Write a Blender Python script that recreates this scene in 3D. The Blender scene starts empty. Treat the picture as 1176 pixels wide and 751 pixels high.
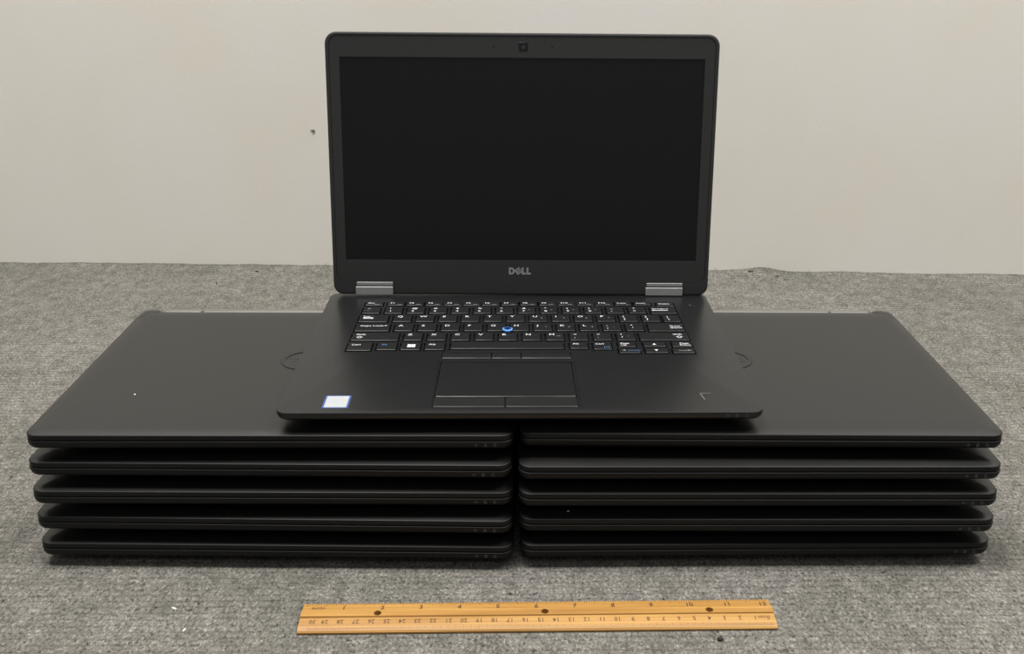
import bpy, bmesh, math, random
from mathutils import Matrix, Vector
random.seed(7)
MM = 0.001
scn = bpy.context.scene
COL = scn.collection

# ------------------------------------------------------------------ helpers
def link(name, bm, mats=None, parent=None, loc=(0, 0, 0), rot=(0, 0, 0), smooth=35, bevel=0):
    """bmesh in millimetres -> one mesh object in metres"""
    bmesh.ops.scale(bm, vec=(MM, MM, MM), verts=bm.verts)
    bmesh.ops.recalc_face_normals(bm, faces=bm.faces)
    me = bpy.data.meshes.new(name)
    bm.to_mesh(me); bm.free()
    if mats is not None:
        for m in (mats if isinstance(mats, (list, tuple)) else [mats]):
            me.materials.append(m)
    if smooth:
        for p in me.polygons: p.use_smooth = True
        me.set_sharp_from_angle(angle=math.radians(smooth))
    o = bpy.data.objects.new(name, me)
    COL.objects.link(o)
    if parent: o.parent = parent
    o.location = [c * MM for c in loc]
    o.rotation_euler = rot
    return o

def empty(name, loc=(0, 0, 0), rz=0):
    o = bpy.data.objects.new(name, None)
    o.empty_display_size = 0.02
    COL.objects.link(o)
    o.location = [c * MM for c in loc]
    o.rotation_euler = (0, 0, rz)
    return o

def tag(o, label, cat, group=None):
    o['label'] = label; o['category'] = cat
    if group: o['group'] = group

def copy_tree(o, parent=None):
    c = o.copy(); COL.objects.link(c)
    if parent: c.parent = parent
    for ch in list(o.children):
        copy_tree(ch, c)
    return c

def outline(x0, x1, y0, y1, rf, rb, n=7):
    """rounded rectangle, counter-clockwise; rf = front radius, rb = rear radius"""
    pts = []
    for cx, cy, r, a0 in ((x1, y0, rf, -90), (x1, y1, rb, 0), (x0, y1, rb, 90), (x0, y0, rf, 180)):
        r = max(r, 0.01)
        ox = cx - r if cx == x1 else cx + r
        oy = cy - r if cy == y1 else cy + r
        for i in range(n + 1):
            a = math.radians(a0 + 90 * i / n)
            pts.append((ox + r * math.cos(a), oy + r * math.sin(a)))
    return pts

def loft(bm, box, rf, rb, rings, cap_top=True, cap_bottom=True, n=7, mi=0):
    """rings = [(z, inset)] from the bottom up"""
    x0, x1, y0, y1 = box
    loops = []
    for z, d in rings:
        loops.append([bm.verts.new((x, y, z)) for x, y in
                      outline(x0 + d, x1 - d, y0 + d, y1 - d, max(rf - d, .05), max(rb - d, .05), n)])
    for a, b in zip(loops, loops[1:]):
        for i in range(len(a)):
            j = (i + 1) % len(a)
            f = bm.faces.new((a[i], a[j], b[j], b[i])); f.material_index = mi
    if cap_bottom: bm.faces.new(list(reversed(loops[0]))).material_index = mi
    if cap_top: bm.faces.new(loops[-1]).material_index = mi
    return loops

def holes_face(bm, outer, holes, z, depth):
    """flat face at z inside the loop 'outer' (verts) with rectangular holes going down by depth"""
    edges = []
    for i in range(len(outer)):
        a, b = outer[i], outer[(i + 1) % len(outer)]
        edges.append(bm.edges.get((a, b)) or bm.edges.new((a, b)))
    for h in holes:
        vs = [bm.verts.new((x, y, z)) for x, y in h]
        lo = [bm.verts.new((x, y, z - depth)) for x, y in h]
        for i in range(len(vs)):
            j = (i + 1) % len(vs)
            edges.append(bm.edges.new((vs[i], vs[j])))
            bm.faces.new((vs[i], vs[j], lo[j], lo[i]))
        bm.faces.new(lo)
    bmesh.ops.triangle_fill(bm, use_beauty=True, use_dissolve=False, edges=edges)

def box(bm, x0, x1, y0, y1, z0, z1, mi=0):
    v = [bm.verts.new(p) for p in ((x0, y0, z0), (x1, y0, z0), (x1, y1, z0), (x0, y1, z0),
                                   (x0, y0, z1), (x1, y0, z1), (x1, y1, z1), (x0, y1, z1))]
    for q in ((3, 2, 1, 0), (4, 5, 6, 7), (0, 1, 5, 4), (1, 2, 6, 5), (2, 3, 7, 6), (3, 0, 4, 7)):
        bm.faces.new([v[i] for i in q]).material_index = mi

def prism(bm, pts, z0, z1):
    lo = [bm.verts.new((x, y, z0)) for x, y in pts]
    hi = [bm.verts.new((x, y, z1)) for x, y in pts]
    n = len(pts)
    for i in range(n):
        j = (i + 1) % n
        bm.faces.new((lo[i], lo[j], hi[j], hi[i]))
    bm.faces.new(hi); bm.faces.new(list(reversed(lo)))

def ring(bm, cx, cy, r0, r1, z0, z1, n=40, a0=0, a1=360):
    full = (a1 - a0) >= 360
    m = n if full else n + 1
    P = []
    for i in range(m):
        a = math.radians(a0 + (a1 - a0) * i / n)
        c, s = math.cos(a), math.sin(a)
        P.append([bm.verts.new((cx + r * c, cy + r * s, z)) for r, z in ((r0, z0), (r1, z0), (r1, z1), (r0, z1))])
    for i in range(n if full else n):
        a, b = P[i], P[(i + 1) % m]
        for k in range(4):
            l = (k + 1) % 4
            bm.faces.new((a[k], a[l], b[l], b[k]))
    if not full:
        bm.faces.new(P[0]); bm.faces.new(list(reversed(P[-1])))

def text_bm(bm, s, x, y, z, size, sx=1.0, align='LEFT', rot=0.0, bold=0.0, h=0.06, spacing=1.0):
    """add flat lettering (a curve turned into mesh data) lying in the XY plane"""
    cu = bpy.data.curves.new('t', 'FONT')
    cu.body = s; cu.size = size; cu.align_x = align; cu.offset = bold; cu.extrude = h / 2
    cu.resolution_u = 2; cu.space_character = spacing
    ob = bpy.data.objects.new('t', cu); COL.objects.link(ob)
    bpy.context.view_layer.update()
    me = ob.to_mesh()
    M = Matrix.Translation((x, y, z)) @ Matrix.Rotation(rot, 4, 'Z') @ Matrix.Diagonal((sx, 1, 1, 1))
    vs = [bm.verts.new(M @ v.co) for v in me.vertices]
    for p in me.polygons:
        try: bm.faces.new([vs[i] for i in p.vertices])
        except ValueError: pass
    ob.to_mesh_clear()
    bpy.data.objects.remove(ob); bpy.data.curves.remove(cu)

# ------------------------------------------------------------------ materials
def lin(c):
    return tuple(((v / 255) / 12.92 if v / 255 <= 0.04045 else ((v / 255 + 0.055) / 1.055) ** 2.4) for v in c) + (1,)

def mat(name, rgb, rough=0.5, metal=0.0, spec=0.5, grain=0.0, gscale=1500, bump=0.0, bscale=3000, coat=0.0, rvar=0.0):
    m = bpy.data.materials.new(name); m.use_nodes = True
    nt = m.node_tree; N = nt.nodes; L = nt.links
    b = N['Principled BSDF']
    col = rgb if len(rgb) == 4 else lin(rgb)
    b.inputs['Base Color'].default_value = col
    b.inputs['Roughness'].default_value = rough
    b.inputs['Metallic'].default_value = metal
    b.inputs['Specular IOR Level'].default_value = spec
    b.inputs['Coat Weight'].default_value = coat
    tc = N.new('ShaderNodeTexCoord')
    if grain:
        nz = N.new('ShaderNodeTexNoise'); nz.inputs['Scale'].default_value = gscale; nz.inputs['Detail'].default_value = 3
        L.new(tc.outputs['Object'], nz.inputs['Vector'])
        mx = N.new('ShaderNodeMix'); mx.data_type = 'RGBA'
        mx.inputs[6].default_value = tuple(c * (1 - grain) for c in col[:3]) + (1,)
        mx.inputs[7].default_value = tuple(min(1, c * (1 + grain)) for c in col[:3]) + (1,)
        L.new(nz.outputs['Fac'], mx.inputs[0]); L.new(mx.outputs[2], b.inputs['Base Color'])
    if rvar:
        nz = N.new('ShaderNodeTexNoise'); nz.inputs['Scale'].default_value = 14; nz.inputs['Detail'].default_value = 5
        L.new(tc.outputs['Object'], nz.inputs['Vector'])
        mr = N.new('ShaderNodeMapRange'); mr.inputs['To Min'].default_value = rough - rvar; mr.inputs['To Max'].default_value = rough + rvar
        L.new(nz.outputs['Fac'], mr.inputs['Value']); L.new(mr.outputs['Result'], b.inputs['Roughness'])
    if bump:
        nz = N.new('ShaderNodeTexNoise'); nz.inputs['Scale'].default_value = bscale; nz.inputs['Detail'].default_value = 2
        L.new(tc.outputs['Object'], nz.inputs['Vector'])
        bp = N.new('ShaderNodeBump'); bp.inputs['Strength'].default_value = bump; bp.inputs['Distance'].default_value = 0.0002
        L.new(nz.outputs['Fac'], bp.inputs['Height']); L.new(bp.outputs['Normal'], b.inputs['Normal'])
    return m

SHELL = mat('soft_touch_black', (0.0080, 0.0078, 0.0075, 1), 0.32, spec=0.50, grain=0.25, gscale=900, bump=0.08, bscale=2500, rvar=0.05)
DECK = mat('palm_rest_black', (0.0058, 0.0062, 0.0066, 1), 0.29, spec=0.50, grain=0.2, gscale=900, bump=0.05, bscale=2500, rvar=0.04)
EDGE = mat('edge_black', (0.006, 0.006, 0.0063, 1), 0.5, spec=0.25)
KEY = mat('key_black', (0.0060, 0.0064, 0.0067, 1), 0.38, spec=0.36, bump=0.1)
BEZEL = mat('bezel_charcoal', (0.019, 0.0193, 0.0193, 1), 0.42, spec=0.55, grain=0.2, gscale=900, bump=0.1)
SCREEN = mat('matte_panel', (0.0015, 0.0019, 0.002, 1), 0.33, spec=0.42)
SILVER = mat('hinge_silver', (140, 140, 140), 0.5, metal=0.45, grain=0.08, gscale=500)
BAR = mat('hinge_bar_silver', (104, 102, 98), 0.5, metal=0.4, grain=0.08, gscale=500)
LOGO = mat('logo_grey', (150, 150, 152), 0.4, metal=0.4)
WHITE = mat('legend_white', (182, 184, 187), 0.6)
DIM = mat('legend_grey', (105, 110, 112), 0.6)
BLUE = mat('legend_blue', (62, 104, 150), 0.6)
NUBRING = mat('pointer_ring_blue', (95, 150, 225), 0.55)
NUBTOP = mat('pointer_cap_navy', (24, 56, 100), 0.9, spec=.2)
STICK = mat('sticker_silver', (150, 153, 156), 0.45, grain=0.06, gscale=180)
STICKB = mat('sticker_border', (44, 64, 122), 0.45)
ICON = mat('icon_grey', (92, 94, 96), 0.6)
RUBBER = mat('rubber', (0.01, 0.01, 0.01, 1), 0.8)
LENS = mat('lens', (0.03, 0.03, 0.032, 1), 0.15)
BLACK = mat('camera_window', (0.003, 0.003, 0.003, 1), 0.3)
SCUFF = mat('scratch', (96, 94, 90), 0.6)
MIDBIT = mat('brown_crumb', (74, 70, 60), 0.9, grain=0.3)
DARKBIT = mat('dark_crumb', (32, 30, 26), 0.9, grain=0.3)
LIGHTBIT = mat('pale_lint', (196, 194, 186), 0.9)
INK = mat('ruler_ink', (66, 36, 16), 0.7)
CHIP = mat('wall_chip', (112, 106, 94), 0.9)
HOLE = mat('bored_wood', (120, 74, 34), 0.8)

def wood():
    m = bpy.data.materials.new('ruler_wood'); m.use_nodes = True
    nt = m.node_tree; N = nt.nodes; L = nt.links; b = N['Principled BSDF']
    tc = N.new('ShaderNodeTexCoord'); mp = N.new('ShaderNodeMapping')
    mp.inputs['Scale'].default_value = (6, 420, 300)
    L.new(tc.outputs['Object'], mp.inputs['Vector'])
    nz = N.new('ShaderNodeTexNoise'); nz.inputs['Scale'].default_value = 1.0; nz.inputs['Detail'].default_value = 5; nz.inputs['Roughness'].default_value = 0.6
    L.new(mp.outputs['Vector'], nz.inputs['Vector'])
    cr = N.new('ShaderNodeValToRGB')
    e = cr.color_ramp.elements
    e[0].position = 0.28; e[0].color = lin((134, 97, 45))
    e[1].position = 0.72; e[1].color = lin((175, 137, 76))
    x = e.new(0.5); x.color = lin((157, 118, 62))
    L.new(nz.outputs['Fac'], cr.inputs['Fac'])
    mp2 = N.new('ShaderNodeMapping'); mp2.inputs['Scale'].default_value = (9, 60, 1)
    L.new(tc.outputs['Object'], mp2.inputs['Vector'])
    n2 = N.new('ShaderNodeTexNoise'); n2.inputs['Scale'].default_value = 1; n2.inputs['Detail'].default_value = 2
    L.new(mp2.outputs['Vector'], n2.inputs['Vector'])
    mx = N.new('ShaderNodeMix'); mx.data_type = 'RGBA'; mx.blend_type = 'MULTIPLY'; mx.inputs[0].default_value = 0.35
    c2 = N.new('ShaderNodeValToRGB'); c2.color_ramp.elements[0].position = .35; c2.color_ramp.elements[0].color = lin((214, 188, 150))
    c2.color_ramp.elements[1].position = .6; c2.color_ramp.elements[1].color = (1, 1, 1, 1)
    L.new(n2.outputs['Fac'], c2.inputs['Fac'])
    L.new(cr.outputs['Color'], mx.inputs[6]); L.new(c2.outputs['Color'], mx.inputs[7])
    L.new(mx.outputs[2], b.inputs['Base Color'])
    b.inputs['Roughness'].default_value = 0.42
    b.inputs['Specular IOR Level'].default_value = 0.4
    return m
WOOD = wood()

def carpet_mat():
    m = bpy.data.materials.new('grey_heather_carpet'); m.use_nodes = True
    nt = m.node_tree; N = nt.nodes; L = nt.links; b = N['Principled BSDF']
    tc = N.new('ShaderNodeTexCoord')
    def noise(scale, detail, sc=(1, 1, 1), rough=0.6, dist=0.0):
        mp = N.new('ShaderNodeMapping'); mp.inputs['Scale'].default_value = sc
        L.new(tc.outputs['Object'], mp.inputs['Vector'])
        n = N.new('ShaderNodeTexNoise'); n.inputs['Scale'].default_value = scale
        n.inputs['Detail'].default_value = detail; n.inputs['Roughness'].default_value = rough
        n.inputs['Distortion'].default_value = dist
        L.new(mp.outputs['Vector'], n.inputs['Vector']); return n
    def ramp(src, stops):
        r = N.new('ShaderNodeValToRGB'); e = r.color_ramp.elements
        e[0].position, e[0].color = stops[0]; e[1].position, e[1].color = stops[-1]
        for p, c in stops[1:-1]:
            k = e.new(p); k.color = c
        L.new(src, r.inputs['Fac']); return r
    def mul(a, bb, fac=1.0, mode='MULTIPLY'):
        x = N.new('ShaderNodeMix'); x.data_type = 'RGBA'; x.blend_type = mode; x.inputs[0].default_value = fac
        L.new(a, x.inputs[6]); L.new(bb, x.inputs[7]); return x.outputs[2]
    fine = noise(500, 3, (1, .72, 1), 0.72, 0.5)
    base = ramp(fine.outputs['Fac'], [(0.30, lin((50, 49, 47))), (0.43, lin((96, 95, 92))), (0.55, lin((111, 109, 105))), (0.70, lin((148, 145, 138)))])
    mid = noise(85, 4, (1, .75, 1), 0.6, 0.4)
    midr = ramp(mid.outputs['Fac'], [(0.30, lin((212, 212, 210))), (0.7, (1.18, 1.17, 1.15, 1))])
    out = mul(base.outputs['Color'], midr.outputs['Color'])
    big = noise(9, 3)
    bigr = ramp(big.outputs['Fac'], [(0.35, lin((236, 236, 232))), (0.65, (1.04, 1.02, 1.02, 1))])
    out = mul(out, bigr.outputs['Color'])
    # faint needle-punch rows running across
    wv = N.new('ShaderNodeTexWave'); wv.wave_type = 'BANDS'; wv.bands_direction = 'Y'
    wv.inputs['Scale'].default_value = 26; wv.inputs['Distortion'].default_value = 2.2
    wv.inputs['Detail'].default_value = 3; wv.inputs['Detail Scale'].default_value = 3.0
    mpw = N.new('ShaderNodeMapping'); mpw.inputs['Scale'].default_value = (0.5, 2, 1)
    L.new(tc.outputs['Object'], mpw.inputs['Vector']); L.new(mpw.outputs['Vector'], wv.inputs['Vector'])
    wr = ramp(wv.outputs['Fac'], [(0.0, lin((226, 226, 224))), (0.35, (1, 1, 1, 1))])
    out = mul(out, wr.outputs['Color'], 0.8)
    # dark flecks
    fl = noise(430, 2, (1, .85, 1), 0.5, 1.0)
    fr = ramp(fl.outputs['Fac'], [(0.30, lin((92, 90, 86))), (0.37, (1, 1, 1, 1))])
    out = mul(out, fr.outputs['Color'], 0.8)
    L.new(out, b.inputs['Base Color'])
    b.inputs['Roughness'].default_value = 0.95
    b.inputs['Specular IOR Level'].default_value = 0.15
    bp = N.new('ShaderNodeBump'); bp.inputs['Strength'].default_value = 0.55; bp.inputs['Distance'].default_value = 0.0012
    L.new(fine.outputs['Fac'], bp.inputs['Height'])
    L.new(bp.outputs['Normal'], b.inputs['Normal'])
    return m
CARPET = carpet_mat()

def wall_mat():
    m = mat('painted_wall', (232, 228, 220), 0.65, spec=0.3)
    nt = m.node_tree; N = nt.nodes; L = nt.links; b = N['Principled BSDF']
    tc = N.new('ShaderNodeTexCoord')
    nz = N.new('ShaderNodeTexNoise'); nz.inputs['Scale'].default_value = 7; nz.inputs['Detail'].default_value = 3
    L.new(tc.outputs['Object'], nz.inputs['Vector'])
    cr = N.new('ShaderNodeValToRGB')
    cr.color_ramp.elements[0].position = .3; cr.color_ramp.elements[0].color = lin((229, 224, 213))
    cr.color_ramp.elements[1].position = .7; cr.color_ramp.elements[1].color = lin((231, 227, 221))
    L.new(nz.outputs['Fac'], cr.inputs['Fac']); L.new(cr.outputs['Color'], b.inputs['Base Color'])
    n2 = N.new('ShaderNodeTexNoise'); n2.inputs['Scale'].default_value = 220; n2.inputs['Detail'].default_value = 2
    L.new(tc.outputs['Object'], n2.inputs['Vector'])
    bp = N.new('ShaderNodeBump'); bp.inputs['Strength'].default_value = 0.08; bp.inputs['Distance'].default_value = 0.001
    L.new(n2.outputs['Fac'], bp.inputs['Height']); L.new(bp.outputs['Normal'], b.inputs['Normal'])
    return m
WALL = wall_mat()

# ------------------------------------------------------------------ camera (fitted)
CX, CY, CZ, PITCH, YAW, ROLL, F, PX, PY = -6.0164, -578.6441, 425.4542, 0.3595, 0.0135, 0.0045, 1099.4039, 13.3758, -46.8912
cam = bpy.data.objects.new('camera', bpy.data.cameras.new('camera')); COL.objects.link(cam)
f = Vector((math.sin(YAW) * math.cos(PITCH), math.cos(YAW) * math.cos(PITCH), -math.sin(PITCH)))
r = f.cross(Vector((0, 0, 1))).normalized(); u = r.cross(f)
r2 = r * math.cos(ROLL) + u * math.sin(ROLL); u2 = -r * math.sin(ROLL) + u * math.cos(ROLL)
M = Matrix((r2, u2, -f)).transposed().to_4x4(); M.translation = Vector((CX, CY, CZ)) * MM
cam.matrix_world = M
cam.data.sensor_width = 36; cam.data.sensor_fit = 'HORIZONTAL'; cam.data.lens = F / 1176 * 36
cam.data.shift_x = -PX / 1176; cam.data.shift_y = PY / 1176
cam.data.clip_start = 0.02; cam.data.clip_end = 50
scn.camera = cam

# ------------------------------------------------------------------ room
WY, WYAW = 621.1, -0.0377
def wall_y(x): return WY + math.tan(WYAW) * x

def lump(x, y):
    """how the loose carpet buckles up against the wall"""
    d = wall_y(x) - y
    if d > 90: return 0.0
    k = math.exp(-(d / 28.0) ** 2)
    h = 5.2 * math.exp(-((x - 322) / 25.0) ** 2) + 1.2 * math.exp(-((x - 280) / 45.0) ** 2) - 0.8 * math.exp(-((x - 375) / 22.0) ** 2)
    h += 1.5 * math.exp(-((x - 436) / 30.0) ** 2) + 0.4 * math.sin(x / 47.0) + 0.3 * math.sin(x / 19.0 + 1) + 0.2 * math.sin(x / 7.3)
    h += 1.0 * math.exp(-((x + 330) / 120.0) ** 2)
    return h * k

bm = bmesh.new()
xs = [-2600, -1800, -1200, -900] + list(range(-760, 781, 5)) + [900, 1200, 1800, 2600]
ds = [0, 2, 5, 9, 14, 20, 28, 38, 50, 66, 90, 130, 300, 700, 1200, 2000, 3000, 4200]
rows = []
for d in ds:
    rows.append([bm.verts.new((x, wall_y(x) - d, lump(x, wall_y(x) - d))) for x in xs])
for a, b in zip(rows, rows[1:]):
    for i in range(len(xs) - 1):
        bm.faces.new((a[i], b[i], b[i + 1], a[i + 1]))
floor = link('floor', bm, CARPET, smooth=60)
floor['kind'] = 'structure'

# loose fibres standing up along the carpet's edge and lying over its surface
bm = bmesh.new()
def fibre(x, y, z, ln, lean, ang, w):
    dx, dy = math.cos(ang), math.sin(ang)
    p0 = Vector((x, y, z)); p1 = p0 + Vector((dx * lean * .4, dy * lean * .4, ln * .6)); p2 = p0 + Vector((dx * lean, dy * lean, ln))
    s = Vector((-dy, dx, 0)) * w
    if abs(dx) < .3: s = Vector((w, 0, 0))
    v = [bm.verts.new(q) for q in (p0 - s, p0 + s, p1 + s * .7, p1 - s * .7, p2)]
    bm.faces.new((v[0], v[1], v[2], v[3])); bm.faces.new((v[3], v[2], v[4]))
for i in range(5200):
    x = random.uniform(-640, 660); d = abs(random.gauss(0, 2.5)) + .8
    y = wall_y(x) - d
    fibre(x, y, lump(x, y) - .2, random.uniform(.4, 1.5), random.uniform(0, .8), random.uniform(0, 6.28), random.uniform(.08, .18))
for x, ln in ((-253, 5.5), (-249, 3.5), (264, 5), (386, 4.5), (-256, 4)):
    fibre(x, wall_y(x) - 1.4, 0, ln, 1.2, random.uniform(0, 6.28), .35)
fb = link('carpet_fibres', bm, CARPET, floor, smooth=0)
fb['kind'] = 'stuff'

# wall
bm = bmesh.new()
ca, sa = math.cos(WYAW), math.sin(WYAW)
vs = []
for X, Y in ((-2600, 0), (2600, 0), (2600, 100), (-2600, 100)):
    vs.append((X * ca - Y * sa, WY + X * sa + Y * ca))
prism(bm, vs, -20, 2500)
wall = link('wall_back', bm, WALL, smooth=0)
wall['kind'] = 'structure'
# little chip in the paint
bm = bmesh.new()
prism(bm, [(-3.2, 1.4), (-1.8, .3), (-.4, -.2), (.2, -2.6), (1.5, -4.3), (1.1, -1.9), (2.4, -1.2), (2.6, .9), (.9, 1.7), (-1.2, 1.1)], 0, .5)
import mathutils
chx, chz = -258.0, 181.5
chip = link('paint_chip', bm, CHIP, wall, loc=(chx, wall_y(chx) - .1, chz), rot=(math.pi / 2, 0, WYAW), smooth=0)

# ------------------------------------------------------------------ lettering of the maker's mark
def dell_letters(bm, w, z, h, sx=1.0):
    """D, tilted E, L, L in a box w wide, centred"""
    s = w / 20.0
    hh = 3.2 * s
    def P(pts): prism(bm, [((x - 10) * s, y * s) for x, y in pts], z, z + h)
    # D as an outline with its counter
    P([(0, -3.2), (1.6, -3.2), (1.6, 3.2), (0, 3.2)])
    P([(1.6, 1.7), (2.6, 1.7), (3.5, .9), (4.9, 1.6), (4.0, 2.7), (2.7, 3.2), (1.6, 3.2)])
    P([(3.5, .9), (3.5, -.9), (4.9, -1.6), (5.3, 0), (4.9, 1.6)])
    P([(1.6, -3.2), (2.7, -3.2), (4.0, -2.7), (4.9, -1.6), (3.5, -.9), (2.6, -1.7), (1.6, -1.7)])
    # tilted E
    a = math.radians(38); cx, cy = 8.6, 0
    def E(pts):
        P([(cx + x * math.cos(a) - y * math.sin(a), cy + x * math.sin(a) + y * math.cos(a)) for x, y in pts])
    E([(-2.7, -2.6), (-1.3, -2.6), (-1.3, 2.6), (-2.7, 2.6)])
    for y0 in (-2.6, -.6, 1.4):
        E([(-1.3, y0), (2.7, y0), (2.7, y0 + 1.2), (-1.3, y0 + 1.2)])
    for x0 in (11.6, 16.0):
        P([(x0, -3.2), (x0 + 4, -3.2), (x0 + 4, -1.6), (x0 + 1.7, -1.6), (x0 + 1.7, 3.2), (x0, 3.2)])

def status_icons(parent):
    def put(bm, x):
        return link('status_icon', bm, ICON, parent, loc=(x, 0.1, 11.5), rot=(math.pi / 2, 0, 0), smooth=0)
    bm = bmesh.new()          # power: small sun / diamond outline
    for k in range(4):
        a = math.radians(45 + 90 * k)
        prism(bm, [(1.1 * math.cos(math.radians(90 * k)) * r_, 1.1 * math.sin(math.radians(90 * k)) * r_) for r_ in (1, .6)] +
                  [(1.1 * math.cos(math.radians(90 * k + 90)) * r_, 1.1 * math.sin(math.radians(90 * k + 90)) * r_) for r_ in (.6, 1)], 0, .05)
    put(bm, 141.5)
    bm = bmesh.new()          # drive: little cylinder
    ring(bm, 0, .55, .5, .85, 0, .05, 14)
    box(bm, -.85, -.55, -1.1, .55, 0, .05); box(bm, .55, .85, -1.1, .55, 0, .05); box(bm, -.85, .85, -1.25, -.95, 0, .05)
    put(bm, 148)
    bm = bmesh.new()          # battery
    box(bm, -.8, -.5, -1.2, .9, 0, .05); box(bm, .5, .8, -1.2, .5, 0, .05); box(bm, -.8, .8, -1.2, -.9, 0, .05)
    box(bm, -.5, .8, .7, .95, 0, .05); box(bm, -.3, .3, .95, 1.25, 0, .05)
    put(bm, 154.5)

HW = 167.5
BASE_RINGS = [(2.4, 26), (4.2, 16), (6.3, 6.5), (7.6, 3.0), (8.5, 1.5), (9.8, .7), (11.4, .2), (13.3, 0), (13.8, .06), (13.95, .2), (14.0, .4)]
def feet(parent):
    for y0 in (30, 196):
        b = bmesh.new()
        loft(b, (-120, 120, y0, y0 + 9), 4.4, 4.4, [(0.0, .6), (.5, 0), (2.5, 0)], n=5)
        link('rubber_foot', b, RUBBER, parent)

# ------------------------------------------------------------------ closed laptop
def closed_laptop():
    t = empty('laptop')
    b = bmesh.new()
    loft(b, (-HW, HW, 0, 228), 9, 12, BASE_RINGS)
    link('base', b, EDGE, t)
    feet(t)
    b = bmesh.new()
    LR = [(14.35, 1.0), (14.9, .55), (18.0, .45), (18.35, .6), (18.52, .9), (18.62, 1.3), (19.3, 4.2), (19.85, 8.0), (20.15, 12), (20.32, 19)]
    loft(b, (-HW, HW, 0, 224.3), 9, 3, LR, n=7)
    for f_ in b.faces:
        if f_.calc_center_median().z < 18.8: f_.material_index = 1
    lid = link('lid', b, [SHELL, EDGE], t)
    for x0, x1 in ((-HW, -147.5), (147.5, HW)):
        b = bmesh.new()
        loft(b, (x0, x1, 205, 229), 2, 8, [(14.35, 1.0), (14.9, .55), (17.3, .45), (18.2, .8), (18.9, 1.8), (19.5, 3.5), (19.8, 6.5)], n=7)
        link('lid_corner', b, SHELL, t)
    # engraved ring and letters
    b = bmesh.new()
    ring(b, 0, 0, 14.8, 17.0, -.2, .4, 48)
    lg = link('logo_ring', b, SHELL, lid, loc=(0, 118, 20.32))
    b = bmesh.new(); dell_letters(b, 24, -.2, .35)
    link('logo_lettering', b, SHELL, lid, loc=(0, 118, 20.3), rot=(0, 0, math.pi), smooth=0)
    # groove around the ring
    b = bmesh.new(); ring(b, 0, 0, 17.2, 17.9, 0, .04, 48)
    link('logo_groove', b, EDGE, lid, loc=(0, 118, 20.31))
    # hinge bar
    b = bmesh.new()
    loft(b, (-112.8, 111.2, 222.5, 231), 1, 1.5, [(11, 1), (12, 0), (17.8, 0), (18.6, .6), (19.0, 1.6)], n=4)
    link('hinge_bar', b, BAR, t)
    for x0, x1 in ((-147, -114.0), (112.4, 147)):
        b = bmesh.new()
        loft(b, (x0, x1, 222.5, 230.6), 1, 1.5, [(11, 1), (12, 0), (17.8, 0), (18.6, .6), (19.0, 1.6)], n=4)
        link('hinge_cap', b, BAR, t)
    status_icons(t)
    return t

PITCHZ = 20.36
left = [(-172.0, -13.0, -.0210), (-172.6, -11.2, -.0235), (-172.2, -9.0, -.0118), (-173.4, -5.8, -.0165), (-171.9, -2.6, -.0055)]
right = [(167.6, -13.5, .0045), (166.6, -13.6, -.0075), (166.0, -12.8, -.0050), (165.9, -11.0, -.0044), (166.5, -2.6, -.0150)]
LEFT_LABELS = [
    'closed black laptop lying on the carpet, bottom of the left stack',
    'closed black laptop in the left stack, resting directly on the bottom one',
    'closed black laptop at mid-height of the left stack, third of the five',
    'closed black laptop in the left stack, just beneath the topmost closed one',
    'topmost closed black laptop of the left stack, under the left half of the open laptop']
RIGHT_LABELS = [
    'closed black laptop lying on the carpet, bottom of the right stack',
    'closed black laptop in the right stack, resting directly on the bottom one',
    'closed black laptop at mid-height of the right stack, third of the five',
    'closed black laptop in the right stack, just beneath the topmost closed one',
    'topmost closed black laptop of the right stack, under the right half of the open laptop']
proto = closed_laptop()
first = True
for pos, labels in ((left, LEFT_LABELS), (right, RIGHT_LABELS)):
    for k, (x, y, a) in enumerate(pos):
        o = proto if first else copy_tree(proto)
        first = False
        o.location = (x * MM, y * MM, k * PITCHZ * MM)
        o.rotation_euler = (0, 0, a)
        tag(o, labels[k], 'laptop', 'closed laptops in the two stacks')

# ------------------------------------------------------------------ open laptop
H0 = 5 * PITCHZ
lap = empty('laptop', (0, 0, H0))
tag(lap, 'open black laptop with a dark screen and keyboard, on top of both stacks', 'laptop')
DZ = 14.2       # deck height
KT = 15.1       # key tops
# keys: (x0, x1, y0, y1, legends[(text, dx, dy, size, mat, align)])
keys = []
def L_(s, x, y, size=3.9, m=WHITE, sx=1.25, al='LEFT', bold=.03): return (s, x, y, size, m, sx, al, bold)
YS = -1.6       # parallax shift from the deck plane to the key tops
def key(x0, x1, y0, y1, *leg): keys.append((x0, x1, y0 + YS, y1 + YS, leg))
# bottom row
key(-134.4, -115.7, 102.4, 117.6, L_('Ctrl', 2.5, 9.6, 3.5))
key(-111.4, -96.2, 103.8, 117.6, L_('Fn', 3.5, 8.2, 3.5, BLUE))
key(-92.7, -77.5, 103.8, 117.6, ('WIN',))
key(-73.7, -58.6, 103.8, 117.6, L_('Alt', 2.5, 8.6, 3.5))
key(-53.6, 35.0, 105.6, 117.6)
key(40.1, 54.0, 105.6, 117.6, L_('Alt', 2.0, 7.8, 3.3))
key(58.4, 72.6, 104.2, 117.6, L_('Ctrl', 1.6, 9, 3.3), L_('(=)', 8, 3.0, 3, BLUE))
key(78.2, 91.8, 108.8, 118.0, L_('Page', 1.8, 5.4, 3.1), L_('Up', 1.8, 2.4, 2.7, sx=1.4))
key(77.7, 94.1, 97.6, 106.2, ('ARROW', 3.6, 4.6, 'L', DIM), L_('=====', 7.0, 3.4, 2.4, BLUE, 1.5))
key(98.1, 115.6, 109.2, 118.0, ('ARROW', 8.6, 4.6, 'U', WHITE))
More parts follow.
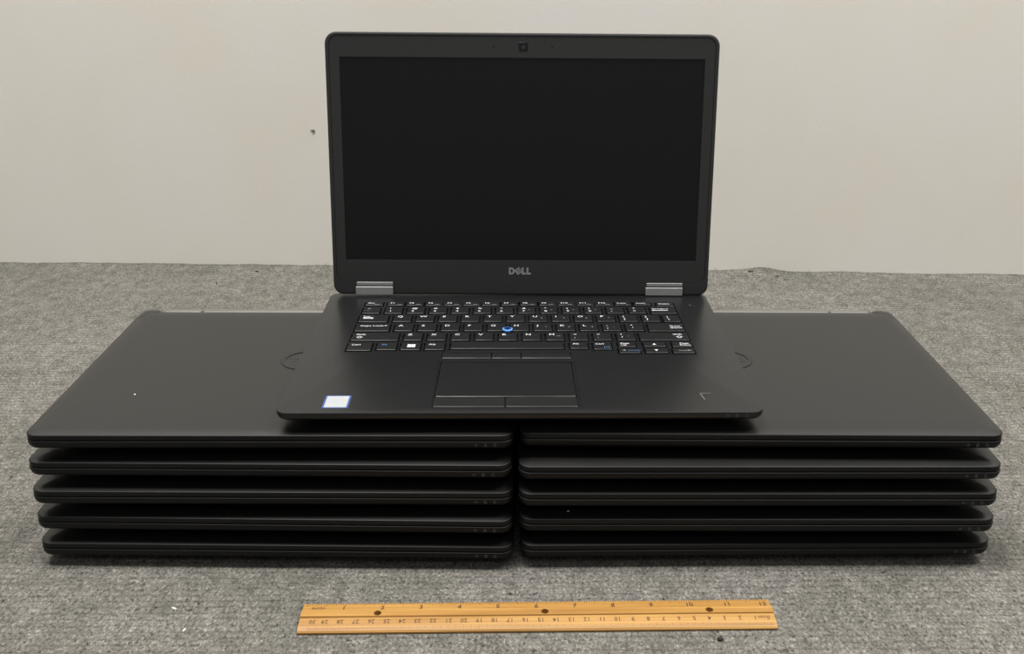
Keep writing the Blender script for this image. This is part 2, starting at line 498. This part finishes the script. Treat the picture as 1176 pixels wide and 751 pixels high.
key(98.3, 115.7, 97.6, 106.6, ('ARROW', 8.6, 4.6, 'D', WHITE))
key(121.0, 136.3, 108.8, 118.0, L_('Page', 6.0, 5.4, 3.1), L_('Down', 5.6, 2.4, 2.7, sx=1.3))
key(119.8, 136.2, 97.2, 106.2, L_('Scroll', 4.5, 3.6, 2.4, DIM, 1.2), ('ARROW', 13, 4.6, 'R', DIM))
# shift row
PK = 18.98
key(-134.0, -96.6, 121.6, 136.6, L_('Shift', 3, 10.4, 3.4), ('UPOUT', 6.2, 6.2))
for i, c in enumerate('ZXCVBNM'):
    key(-92.1 + PK * i, -77.7 + PK * i, 121.9, 136.6, L_(c, 2.4, 9.6, 4.7), *([L_('oo', 8.6, 7.6, 2.2, DIM)] if c == 'M' else []))
for i, (a, b) in enumerate((('<', ','), ('>', '.'), ('?', '/'))):
    x = -92.1 + PK * (7 + i)
    key(x, x + 14.4, 121.9, 136.6, L_(a, 3, 10, 3.8), L_(b, 3.4, 4.6, 4.2), *([L_('-', 8.6, 7, 3.4, DIM)] if a == '?' else []))
key(96.9, 136.2, 121.6, 136.6, L_('Shift', 27.5, 10.4, 3.4), ('UPOUT', 32, 6.2))
# caps row
key(-133.8, -106.0, 140.5, 155.6, L_('Caps Lock', 3, 9.6, 3.5, sx=1.3), ('DOT', 24.2, 11))
for i, c in enumerate('ASDFGHJKL'):
    x = -101.7 + PK * i
    key(x, x + 14.8, 140.8, 155.6, L_(c, 2.6, 9.2, 4.7), *([L_({'J': '1', 'K': '2', 'L': '3'}[c], 9.4, 7.4, 2.6, DIM)] if c in 'JKL' else []))
x = -101.7 + PK * 9
key(x, x + 14.8, 140.8, 155.6, L_(':', 3, 9.6, 4.2), L_(';', 3.2, 4.2, 4.2), L_('-', 8.6, 7.4, 3, DIM))
x += PK
key(x, x + 14.4, 140.8, 155.6, L_('"', 4, 9, 4.2), L_("'", 5, 4.0, 4.2))
key(106.6, 135.6, 139.9, 155.6, L_('Enter', 18, 9.2, 3.3), ('LARROW', 17.6, 6.6, 10))
# tab row
key(-133.8, -109.6, 159.7, 174.6, L_('Tab', 2.6, 10.2, 3.4), ('LARROW', 2.6, 9.0, 9), ('RARROW', 3.2, 7.4, 9))
for i, c in enumerate('QWERTYUIOP'):
    x = -105.0 + PK * i
    key(x, x + 15.0, 160.2, 174.6, L_(c, 2.8, 9.4, 4.7), *([L_({'U': '4', 'I': '5', 'O': '6', 'P': '*'}[c], 9.4, 6.8, 2.6, DIM)] if c in 'UIOP' else []))
for i, (a, b) in enumerate((('{', '['), ('}', ']'))):
    x = -105.0 + PK * (10 + i)
    key(x, x + 15.0, 160.0, 174.6, L_(a, 2.8, 9.4, 4.0), L_(b, 3.4, 4.2, 4.0))
key(-105.0 + PK * 12 - 1.2, 135.5, 159.6, 174.6, L_('|', 3.4, 9.4, 4.0), L_('\\', 3.8, 3.6, 4.4))
# number row
for i, (a, b) in enumerate(zip('~!@#$%^&*()_+', '`1234567890-=')):
    x = -133.2 + PK * i
    key(x, x + 14.6, 178.4, 193.0, L_(a, 3.4, 9.8, 4.0), L_(b, 3.4, 3.8, 4.0), *([L_('*', 8.8, 6, 3, DIM)] if b in '7890' else []))
key(113.4, 135.4, 177.6, 193.0, L_('Backspace', 1.6, 9.6, 2.7, sx=1.25), ('LARROW', .8, 7.0, 14))
# function row
def fkey(x0, x1, *l): key(x0, x1, 197.0, 205.6, *l)
fkey(-133.2, -118.0, L_('Esc', 2.2, 4.0, 3.4), L_('Fn=', 7.5, 1.2, 2.6, DIM))
for i in range(12):
    x = -113.9 + 16.5 * i
    fkey(x, x + 14.4, L_('F%d' % (i + 1), 2.2, 3.8, 3.4), L_('=o', 8.2, 1.0, 2.8, DIM))
fkey(84.3, 98.4, L_('PrtScr', 1.8, 3.4, 2.6), L_('--', 9.6, 1, 2.6, DIM))
fkey(101.0, 115.6, L_('Insert', 1.8, 3.4, 2.8), L_('--', 8.6, 1, 2.6, DIM))
key(120.4, 135.4, 194.6, 204.0, L_('Delete', 2, 4.2, 2.8))

def R4(x0, x1, y0, y1): return [(x0, y0), (x1, y0), (x1, y1), (x0, y1)]
b = bmesh.new()
loops = loft(b, (-HW, HW, 0, 229), 9, 12, BASE_RINGS[:-3] + [(13.6, 0), (14.0, .05), (DZ - .04, .16), (DZ, .34)], cap_top=False)
holes = []
G = 1.05
for x0, x1, y0, y1, leg in keys:
    holes.append(R4(x0 - G - .3, x1 + G, y0 - G, y1 + .35))
PAD = R4(-61.4, 41.6, 8.6, 81.2)
BTN = R4(-59.6, 40.0, 88.3, 100.6 - 5.0)
BTN = R4(-59.6, 40.0, 87.9, 97.8)
holes += [PAD, BTN]
# outline of the pointing stick between G, H and B is free-standing on the web between keys
holes_face(b, loops[-1], holes, DZ, 2.0)
base = link('base', b, [DECK], lap, smooth=30)
base['label'] = 'open laptop base with palm rest'
feet(lap)

def add_legend(b, s, x, y, size, sx, al, bold):
    text_bm(b, s, x, y, KT + .03, size, sx, al, 0, bold, .04)

for x0, x1, y0, y1, leg in keys:
    b = bmesh.new()
    loft(b, (x0 - .25, x1 + .25, y0 - .25, y1 + .25), .8, .8, [(12.6, 0), (14.3, .1), (KT - .15, .35), (KT, .6)], n=2)
    k = link('key', b, KEY, lap, smooth=25)
    by = {}
    for l in leg:
        if l[0] == 'WIN':
            bb = by.setdefault('w', (bmesh.new(), WHITE))[0]
            cx, cy = x0 + 8.0, y0 + 7.2
            for sx_, sy_ in ((0, 0), (1, 0), (0, 1), (1, 1)):
                a = cx - 3.1 + sx_ * 3.2; c = cy - 2.6 + sy_ * 2.8
                prism(bb, [(a, c), (a + 3.0, c), (a + 3.0, c + 2.6), (a, c + 2.6)], KT, KT + .04)
        elif l[0] == 'ARROW':
            bb = by.setdefault(l[4].name, (bmesh.new(), l[4]))[0]
            cx, cy = x0 + l[1], y0 + l[2]
            tri = {'L': [(1.4, -1.3), (1.4, 1.3), (-1.2, 0)], 'R': [(-1.4, 1.3), (-1.4, -1.3), (1.2, 0)],
                   'U': [(-1.5, -1.3), (1.5, -1.3), (0, 1.5)], 'D': [(1.5, 1.3), (-1.5, 1.3), (0, -1.5)]}[l[3]]
            prism(bb, [(cx + p, cy + q) for p, q in tri], KT, KT + .04)
        elif l[0] == 'UPOUT':
            bb = by.setdefault(WHITE.name, (bmesh.new(), WHITE))[0]
            cx, cy = x0 + l[1], y0 + l[2]
            A = [(-3, 0), (0, 2.2), (3, 0), (1.4, 0), (1.4, -1.6), (-1.4, -1.6), (-1.4, 0)]
            B = [(-1.6, .35), (0, 1.5), (1.6, .35), (.9, .35), (.9, -1.1), (-.9, -1.1), (-.9, .35)]
            for i in range(7):
                j = (i + 1) % 7
                prism(bb, [(cx + A[i][0], cy + A[i][1]), (cx + A[j][0], cy + A[j][1]), (cx + B[j][0], cy + B[j][1]), (cx + B[i][0], cy + B[i][1])], KT, KT + .04)
        elif l[0] == 'DOT':
            bb = by.setdefault(WHITE.name, (bmesh.new(), WHITE))[0]
            box(bb, x0 + l[1] - 1, x0 + l[1] + 1, y0 + l[2] - .5, y0 + l[2] + .5, KT, KT + .04)
        elif l[0] in ('LARROW', 'RARROW'):
            bb = by.setdefault(WHITE.name, (bmesh.new(), WHITE))[0]
            ax, ay, ln = x0 + l[1], y0 + l[2], l[3]
            if l[0] == 'LARROW':
                prism(bb, [(ax, ay), (ax + 2.2, ay - 1.1), (ax + 2.2, ay + 1.1)], KT, KT + .04)
                box(bb, ax + 2.2, ax + ln, ay - .45, ay + .45, KT, KT + .04)
            else:
                prism(bb, [(ax + ln, ay), (ax + ln - 2.2, ay + 1.1), (ax + ln - 2.2, ay - 1.1)], KT, KT + .04)
                box(bb, ax, ax + ln - 2.2, ay - .45, ay + .45, KT, KT + .04)
        else:
            s, dx, dy, size, m, sx, al, bold = l
            bb = by.setdefault(m.name, (bmesh.new(), m))[0]
            add_legend(bb, s, x0 + dx, y0 + dy, size, sx, al, bold)
    for bb, m in by.values():
        lg = link('legend', bb, m, k, smooth=0)
        if m is BLUE: lg['label'] = 'blue legend'

# pointing stick
b = bmesh.new()
NX, NY = -9.3, 138.6
prof = [(0.0, 2.2, 12.6), (0, 2.2, 15.5)]
def lathe(b, pts, cx, cy, n=24):
    rg = []
    for r_, z in pts:
        rg.append([b.verts.new((cx + r_ * math.cos(2 * math.pi * i / n), cy + r_ * math.sin(2 * math.pi * i / n), z)) for i in range(n)])
    for p, q in zip(rg, rg[1:]):
        for i in range(n):
            j = (i + 1) % n
            b.faces.new((p[i], p[j], q[j], q[i]))
    b.faces.new(rg[-1]); b.faces.new(list(reversed(rg[0])))
lathe(b, [(2.4, 12.8), (2.4, 15.6), (3.9, 16.0), (4.2, 16.6), (4.0, 17.2), (3.2, 17.5)], NX, NY)
ps = link('pointing_stick', b, NUBRING, lap)
ps['label'] = 'blue pointing stick'
b = bmesh.new(); lathe(b, [(3.35, 17.3), (3.35, 17.62), (3.0, 17.66), (1.5, 17.5)], NX, NY)
link('pointing_stick_cap', b, NUBTOP, ps)

# pointing stick buttons
for x0, x1 in ((-59.2, -21.7), (-21.0, 0.9), (1.6, 39.6)):
    b = bmesh.new(); loft(b, (x0, x1, 88.2, 97.4), .6, .6, [(12.4, 0), (14.1, 0), (14.35, .35)], n=2)
    link('mouse_button', b, KEY, lap, smooth=20)
# touchpad and its buttons
b = bmesh.new(); loft(b, (-59.4, 39.3, 24.9, 80.6), 1, 1, [(12.4, 0), (13.75, 0), (14.0, .35)], n=2)
link('touchpad', b, DECK, lap, smooth=20)
b = bmesh.new()
prism(b, [(-61.2, 8.8), (-60.7, 8.8), (-59.75, 80.75), (39.65, 80.75), (40.2, 8.8), (41.4, 8.8), (41.4, 81.05), (-61.2, 81.05)], 12.3, 14.1)
link('touchpad_frame', b, DECK, lap, smooth=20)
for x0, x1 in ((-60.4, -10.8), (-10.0, 39.8)):
    b = bmesh.new(); loft(b, (x0, x1, 9.4, 23.8), 1, 1, [(12.4, 0), (13.9, 0), (14.2, .4)], n=2)
    link('touchpad_button', b, KEY, lap, smooth=20)
# power button
b = bmesh.new(); ring(b, 151.5, 197.0, 1.5, 2.1, DZ, DZ + .08, 16, 120, 250)
link('power_button', b, DIM, lap, smooth=0)
b = bmesh.new()
lathe(b, [(3.2, DZ - .3), (3.2, DZ + .12), (2.9, DZ + .2)], 153.0, 197.0)
link('power_button', b, KEY, lap)
# scratch on the palm rest
b = bmesh.new()
prism(b, [(127.4, 28.5), (128.0, 28.4), (129.6, 19.0), (129.0, 19.2)], DZ, DZ + .03)
prism(b, [(127.6, 28.9), (127.6, 28.4), (135.0, 29.0), (135.0, 29.3)], DZ, DZ + .03)
link('scratch', b, SCUFF, lap, smooth=0)
# sticker
b = bmesh.new(); loft(b, (-136.4, -118.3, 7.2, 26.0), 1, 1, [(DZ, 0), (DZ + .08, 0)], n=3)
stk = link('sticker', b, STICKB, lap, smooth=20)
stk['label'] = 'silver square sticker with blue border'
b = bmesh.new(); loft(b, (-135.1, -119.6, 8.4, 25.0), .5, .5, [(DZ + .05, 0), (DZ + .12, 0)], n=3)
link('sticker_face', b, STICK, stk, smooth=20)
status_icons(lap)

# display
PHI = 0.1331; YB, ZB, XS = 225.74, 147.88, 2.7
b = bmesh.new()
LX0, LX1, LY0, LY1 = -167.0, 167.0, -31.6, 195.2
loft(b, (LX0, LX1, LY0, LY1), 9, 10, [(-5.8, 4), (-5.2, 1.5), (-4.2, .3), (-3, 0), (.2, 0), (.8, .35), (1.15, 1.0), (1.2, 2.0)], cap_top=False)
LOOPS_D = b.verts[:]
top = [v_ for v_ in LOOPS_D if abs(v_.co.z - 1.2) < 1e-6]
holes_face(b, top, [outline(-164.0, 164.0, -20.0, 193.0, 7, 8, 5)], 1.2, 1.3)
disp = link('display_lid', b, BEZEL, lap, smooth=30)
R = Matrix.Rotation(math.pi / 2 - PHI, 4, 'X') @ Matrix.Rotation(-0.0045, 4, 'Z')
disp.matrix_local = Matrix.Translation(Vector((XS, YB, ZB - H0)) * MM) @ R
# bezel with the screen opening
b = bmesh.new()
lo = loft(b, (-163.8, 163.8, -19.8, 192.8), 7, 8, [(-.09, 0), (.7, 0), (.8, .15)], cap_top=False)
holes_face(b, lo[-1], [R4(-155.2, 155.2, -.3, 174.8)], .8, .75)
bez = link('bezel', b, BEZEL, disp, smooth=20)
b = bmesh.new()
box(b, -155.0, 155.0, -.1, 174.6, .06, .12)
link('screen', b, SCREEN, disp, smooth=0)
b = bmesh.new(); dell_letters(b, 19.6, .8, .15)
lg = link('logo_lettering', b, LOGO, disp, loc=(-1.2, -9.8, 0), smooth=0)
lg['label'] = 'grey maker lettering below the screen'
b = bmesh.new(); loft(b, (-3.9, 3.9, 0, 7.6), .8, .8, [(.8, 0), (.9, .1)], n=3)
wc = link('webcam', b, BLACK, disp, loc=(0.4, 179.9, 0))
b = bmesh.new(); lathe(b, [(1.7, .85), (1.6, 1.05), (.8, 1.1)], 0, 3.4, 16)
wl = link('webcam', b, LENS, disp, loc=(0.4, 179.9, 0)); wl.name = 'webcam_lens'
for x in (-24.6, 24.8):
    b = bmesh.new(); lathe(b, [(.7, .8), (.7, .84)], 0, 0, 10)
    link('microphone_hole', b, BLACK, disp, loc=(x, 183.7, 0))
b = bmesh.new(); lathe(b, [(.5, .8), (.5, .84)], 0, 0, 10)
link('indicator_light', b, BLACK, disp, loc=(9.4, 184, 0))
# hinges
for x0, x1 in ((-147.2, -114.2), (111.2, 144.2)):
    b = bmesh.new()
    loft(b, (x0, x1, LY0 + .3, LY0 + 7.4), .3, .3, [(0, 0), (2.8, 0), (3.1, .3)], n=2)
    h = link('hinge_cap', b, SILVER, disp, smooth=25); h['label'] = 'silver hinge cap'
    b = bmesh.new()
    loft(b, (x0 + .8, x1, LY0 + 8.4, LY0 + 11.4), .3, .3, [(0, 0), (1.7, 0), (1.9, .2)], n=2)
    h = link('hinge_strip', b, SILVER, disp, smooth=25); h['label'] = 'thin silver strip above the hinge'
    b = bmesh.new(); box(b, x0 + .5, x1 + .8, LY0 + .2, LY0 + 11.5, .5, 1.3)
    link('hinge_recess', b, BLACK, disp, smooth=0)

# ------------------------------------------------------------------ ruler
rul = empty('ruler', (11.2, -67.0, 0), 0.0085)
tag(rul, 'wooden twelve inch ruler with three holes, lying on the carpet before the stacks', 'ruler')
RL = 154.8
b = bmesh.new()
prof = [(-13.6, .3), (-13.6, 1.6), (-12.6, 2.6), (-9.6, 3.5), (-2.2, 4.1), (-1.9, 4.9)]
prof2 = [(4.3, 5.0), (4.6, 4.1), (12.6, 3.2), (13.2, 2.4), (13.2, .3)]
def strip(b, pr):
    a = [b.verts.new((-RL, y, z)) for y, z in pr]; c = [b.verts.new((RL, y, z)) for y, z in pr]
    for i in range(len(pr) - 1):
        b.faces.new((a[i], c[i], c[i + 1], a[i + 1]))
    return a, c
a1, c1 = strip(b, prof); a2, c2 = strip(b, prof2)
# ridge with holes
hz = 5.0
a1[-1].co.z = hz; c1[-1].co.z = hz
HX = [-104.8, 4.6, 113.0]
hl = []
for hx in HX:
    hl.append([(hx + 2.5 * math.cos(math.radians(i * 22.5)), .9 + 2.3 * math.sin(math.radians(i * 22.5))) for i in range(16)])
nb = len(b.faces)
holes_face(b, [a1[-1], c1[-1], c2[0], a2[0]], hl, hz, 4.5)
b.faces.new([c1[0], c2[-1], a2[-1], a1[0]])
b.faces.new(a1 + a2); b.faces.new(list(reversed(c1 + c2)))
wd = link('wooden_strip', b, WOOD, rul, smooth=20)

def up_z(y):   # height of the upper bevel
    return 4.1 + (3.2 - 4.1) * (y - 4.6) / 8.0
def lo_z(y):
    return 3.5 + (4.1 - 3.5) * (y + 9.6) / 7.4
def slab(b, x, w, y0, y1, fz):
    vs = [(x - w, y0, fz(y0) + .03), (x + w, y0, fz(y0) + .03), (x + w, y1, fz(y1) + .03), (x - w, y1, fz(y1) + .03)]
    b.faces.new([b.verts.new(p) for p in vs])
X0 = -152.6
b = bmesh.new()
for i in range(12 * 16 + 1):
    x = X0 + i * 25.4 / 16
    ln = 3.4 if i % 16 == 0 else 2.9 if i % 8 == 0 else 2.3 if i % 4 == 0 else 1.7
    slab(b, x, .2, 12.9 - ln, 12.6, up_z)
link('inch_marks', b, INK, rul, smooth=0)
C0 = 151.8
b = bmesh.new()
for i in range(301):
    x = C0 - i * 1.0
    if x < -RL + .5: break
    ln = 3.0 if i % 10 == 0 else 2.4 if i % 5 == 0 else 1.6
    slab(b, x, .12, -12.2, -12.4 + ln, lambda y: (2.6 + .9 * (y + 12.6) / 3.0) if y < -9.6 else lo_z(y))
link('centimetre_marks', b, INK, rul, smooth=0)
for n in range(1, 13):
    b = bmesh.new()
    x = X0 + n * 25.4 - (2.5 if n == 12 else .6)
    text_bm(b, str(n), 0, 0, 0, 5.4, 1.0, 'CENTER', 0, .1, .04)
    link('inch_numeral', b, INK, rul, loc=(x, 5.8, up_z(5.8) + .08), rot=(math.atan2(-0.9, 8.0), 0, 0), smooth=0)
b = bmesh.new(); text_bm(b, 'INCH', 0, 0, 0, 3.2, 1.1, 'CENTER', 0, .05, .04)
link('inch_lettering', b, INK, rul, loc=(X0 + 8, 6.4, up_z(6.4) + .08), rot=(math.atan2(-0.9, 8.0), 0, 0), smooth=0)
for n in range(0, 31):
    b = bmesh.new()
    x = C0 - n * 10.0 + (-1.5 if n == 0 else 0)
    if n == 30: x += 2.0
    text_bm(b, str(n), 0, 0, 0, 4.8, .95, 'CENTER', math.pi, .02, .04)
    link('centimetre_numeral', b, INK, rul, loc=(x, -4.2, lo_z(-4.2) + .08), rot=(math.atan2(.6, 7.4), 0, 0), smooth=0)
b = bmesh.new(); text_bm(b, 'cm', 0, 0, 0, 4.4, 1.0, 'CENTER', math.pi, .02, .04)
link('centimetre_lettering', b, INK, rul, loc=(C0 - 5.6, -4.2, lo_z(-4.2) + .08), rot=(math.atan2(.6, 7.4), 0, 0), smooth=0)

# ------------------------------------------------------------------ crumbs and lint on the carpet
def px_floor(uu, vv, z=0.0):
    d = f * F + r2 * (uu - 588 - PX) + u2 * (375.5 + PY - vv)
    t = (z - CZ) / d.z
    return Vector((CX, CY, CZ)) + d * t
def crumb(uu, vv, w, dp, h, m, label, name='crumb', cat='crumb', seed=0, zz=0.0):
    p = px_floor(uu, vv, zz)
    rr = random.Random(seed)
    b = bmesh.new()
    bmesh.ops.create_icosphere(b, subdivisions=2, radius=1)
    for v in b.verts:
        k = 1 + rr.uniform(-.25, .25)
        v.co = Vector((v.co.x * w * k, v.co.y * dp * k, (v.co.z + .8) * h * (1 + rr.uniform(-.15, .15))))
    o = link(name, b, m, None, loc=(p.x, p.y, zz + (lump(p.x, p.y) if zz == 0 else 0)), rot=(0, 0, rr.uniform(-.6, .6)), smooth=0)
    tag(o, label, cat)
crumb(827, 735, 2.0, 1.6, 1.1, DARKBIT, 'black crumb on the carpet below the right end of the ruler', seed=1)
crumb(862, 314.5, 3.2, 3.0, 1.0, MIDBIT, 'dark crumb beside the buckled carpet edge right of the screen, nearest the screen', seed=2)
crumb(892.5, 319, 2.2, 1.3, .8, MIDBIT, 'small dark crumb on the rear carpet, middle of the three right of the screen', seed=3)
crumb(903, 321.6, 3.6, 1.2, .6, MIDBIT, 'thin dark crumb on the rear carpet, rightmost of the three right of the screen', seed=4)
crumb(295, 312.5, 2.6, 1.6, .8, DARKBIT, 'dark crumb on the rear carpet left of the screen, close to the wall', seed=5)
crumb(248.5, 325.5, .9, 3.2, .7, DARKBIT, 'narrow dark crumb on the rear carpet behind the left closed laptop', seed=6)
crumb(200, 699, 2.0, .7, .5, LIGHTBIT, 'white bit of lint on the carpet left of the ruler', 'lint', 'lint', 7)
crumb(211.5, 724, .8, 1.8, .5, LIGHTBIT, 'short pale lint thread near the bottom edge, left of the ruler', 'lint', 'lint', 8)
crumb(155, 453, .7, .7, .2, LIGHTBIT, 'pale dust speck on top of the left closed laptop, left of the open one', 'dust_flake', 'dust', 10, 5 * PITCHZ - .05)
crumb(652.5, 587.2, 1.1, .8, .25, LIGHTBIT, 'pale dust flake on the second laptop from the bottom, right stack', 'dust_flake', 'dust', 9, 2 * PITCHZ - .05)

# ------------------------------------------------------------------ light
def area(name, x, y, z, sx, sy, watts, rot=(0, 0, 0), col=(1, .98, .943)):
    l = bpy.data.lights.new(name, 'AREA'); l.shape = 'RECTANGLE'; l.size = sx; l.size_y = sy; l.energy = watts; l.color = col
    o = bpy.data.objects.new(name, l); COL.objects.link(o); o.location = (x, y, z); o.rotation_euler = rot
    return o
area('ceiling_light', -0.6, 0.15, 2.6, 1.2, 0.6, 92)
area('ceiling_light', 1.3, 0.0, 2.6, 1.2, 0.6, 72)
area('ceiling_light', 0.2, -2.2, 2.6, 1.2, 0.6, 12)
w = bpy.data.worlds.new('room'); scn.world = w; w.use_nodes = True
w.node_tree.nodes['Background'].inputs['Color'].default_value = (.97, .985, 1.0, 1)
w.node_tree.nodes['Background'].inputs['Strength'].default_value = 0.24

scn.view_settings.view_transform = 'Standard'
scn.view_settings.look = 'None'
scn.view_settings.exposure = 0.07
scn.view_settings.gamma = 1.0
scn.view_settings.use_curve_mapping = False
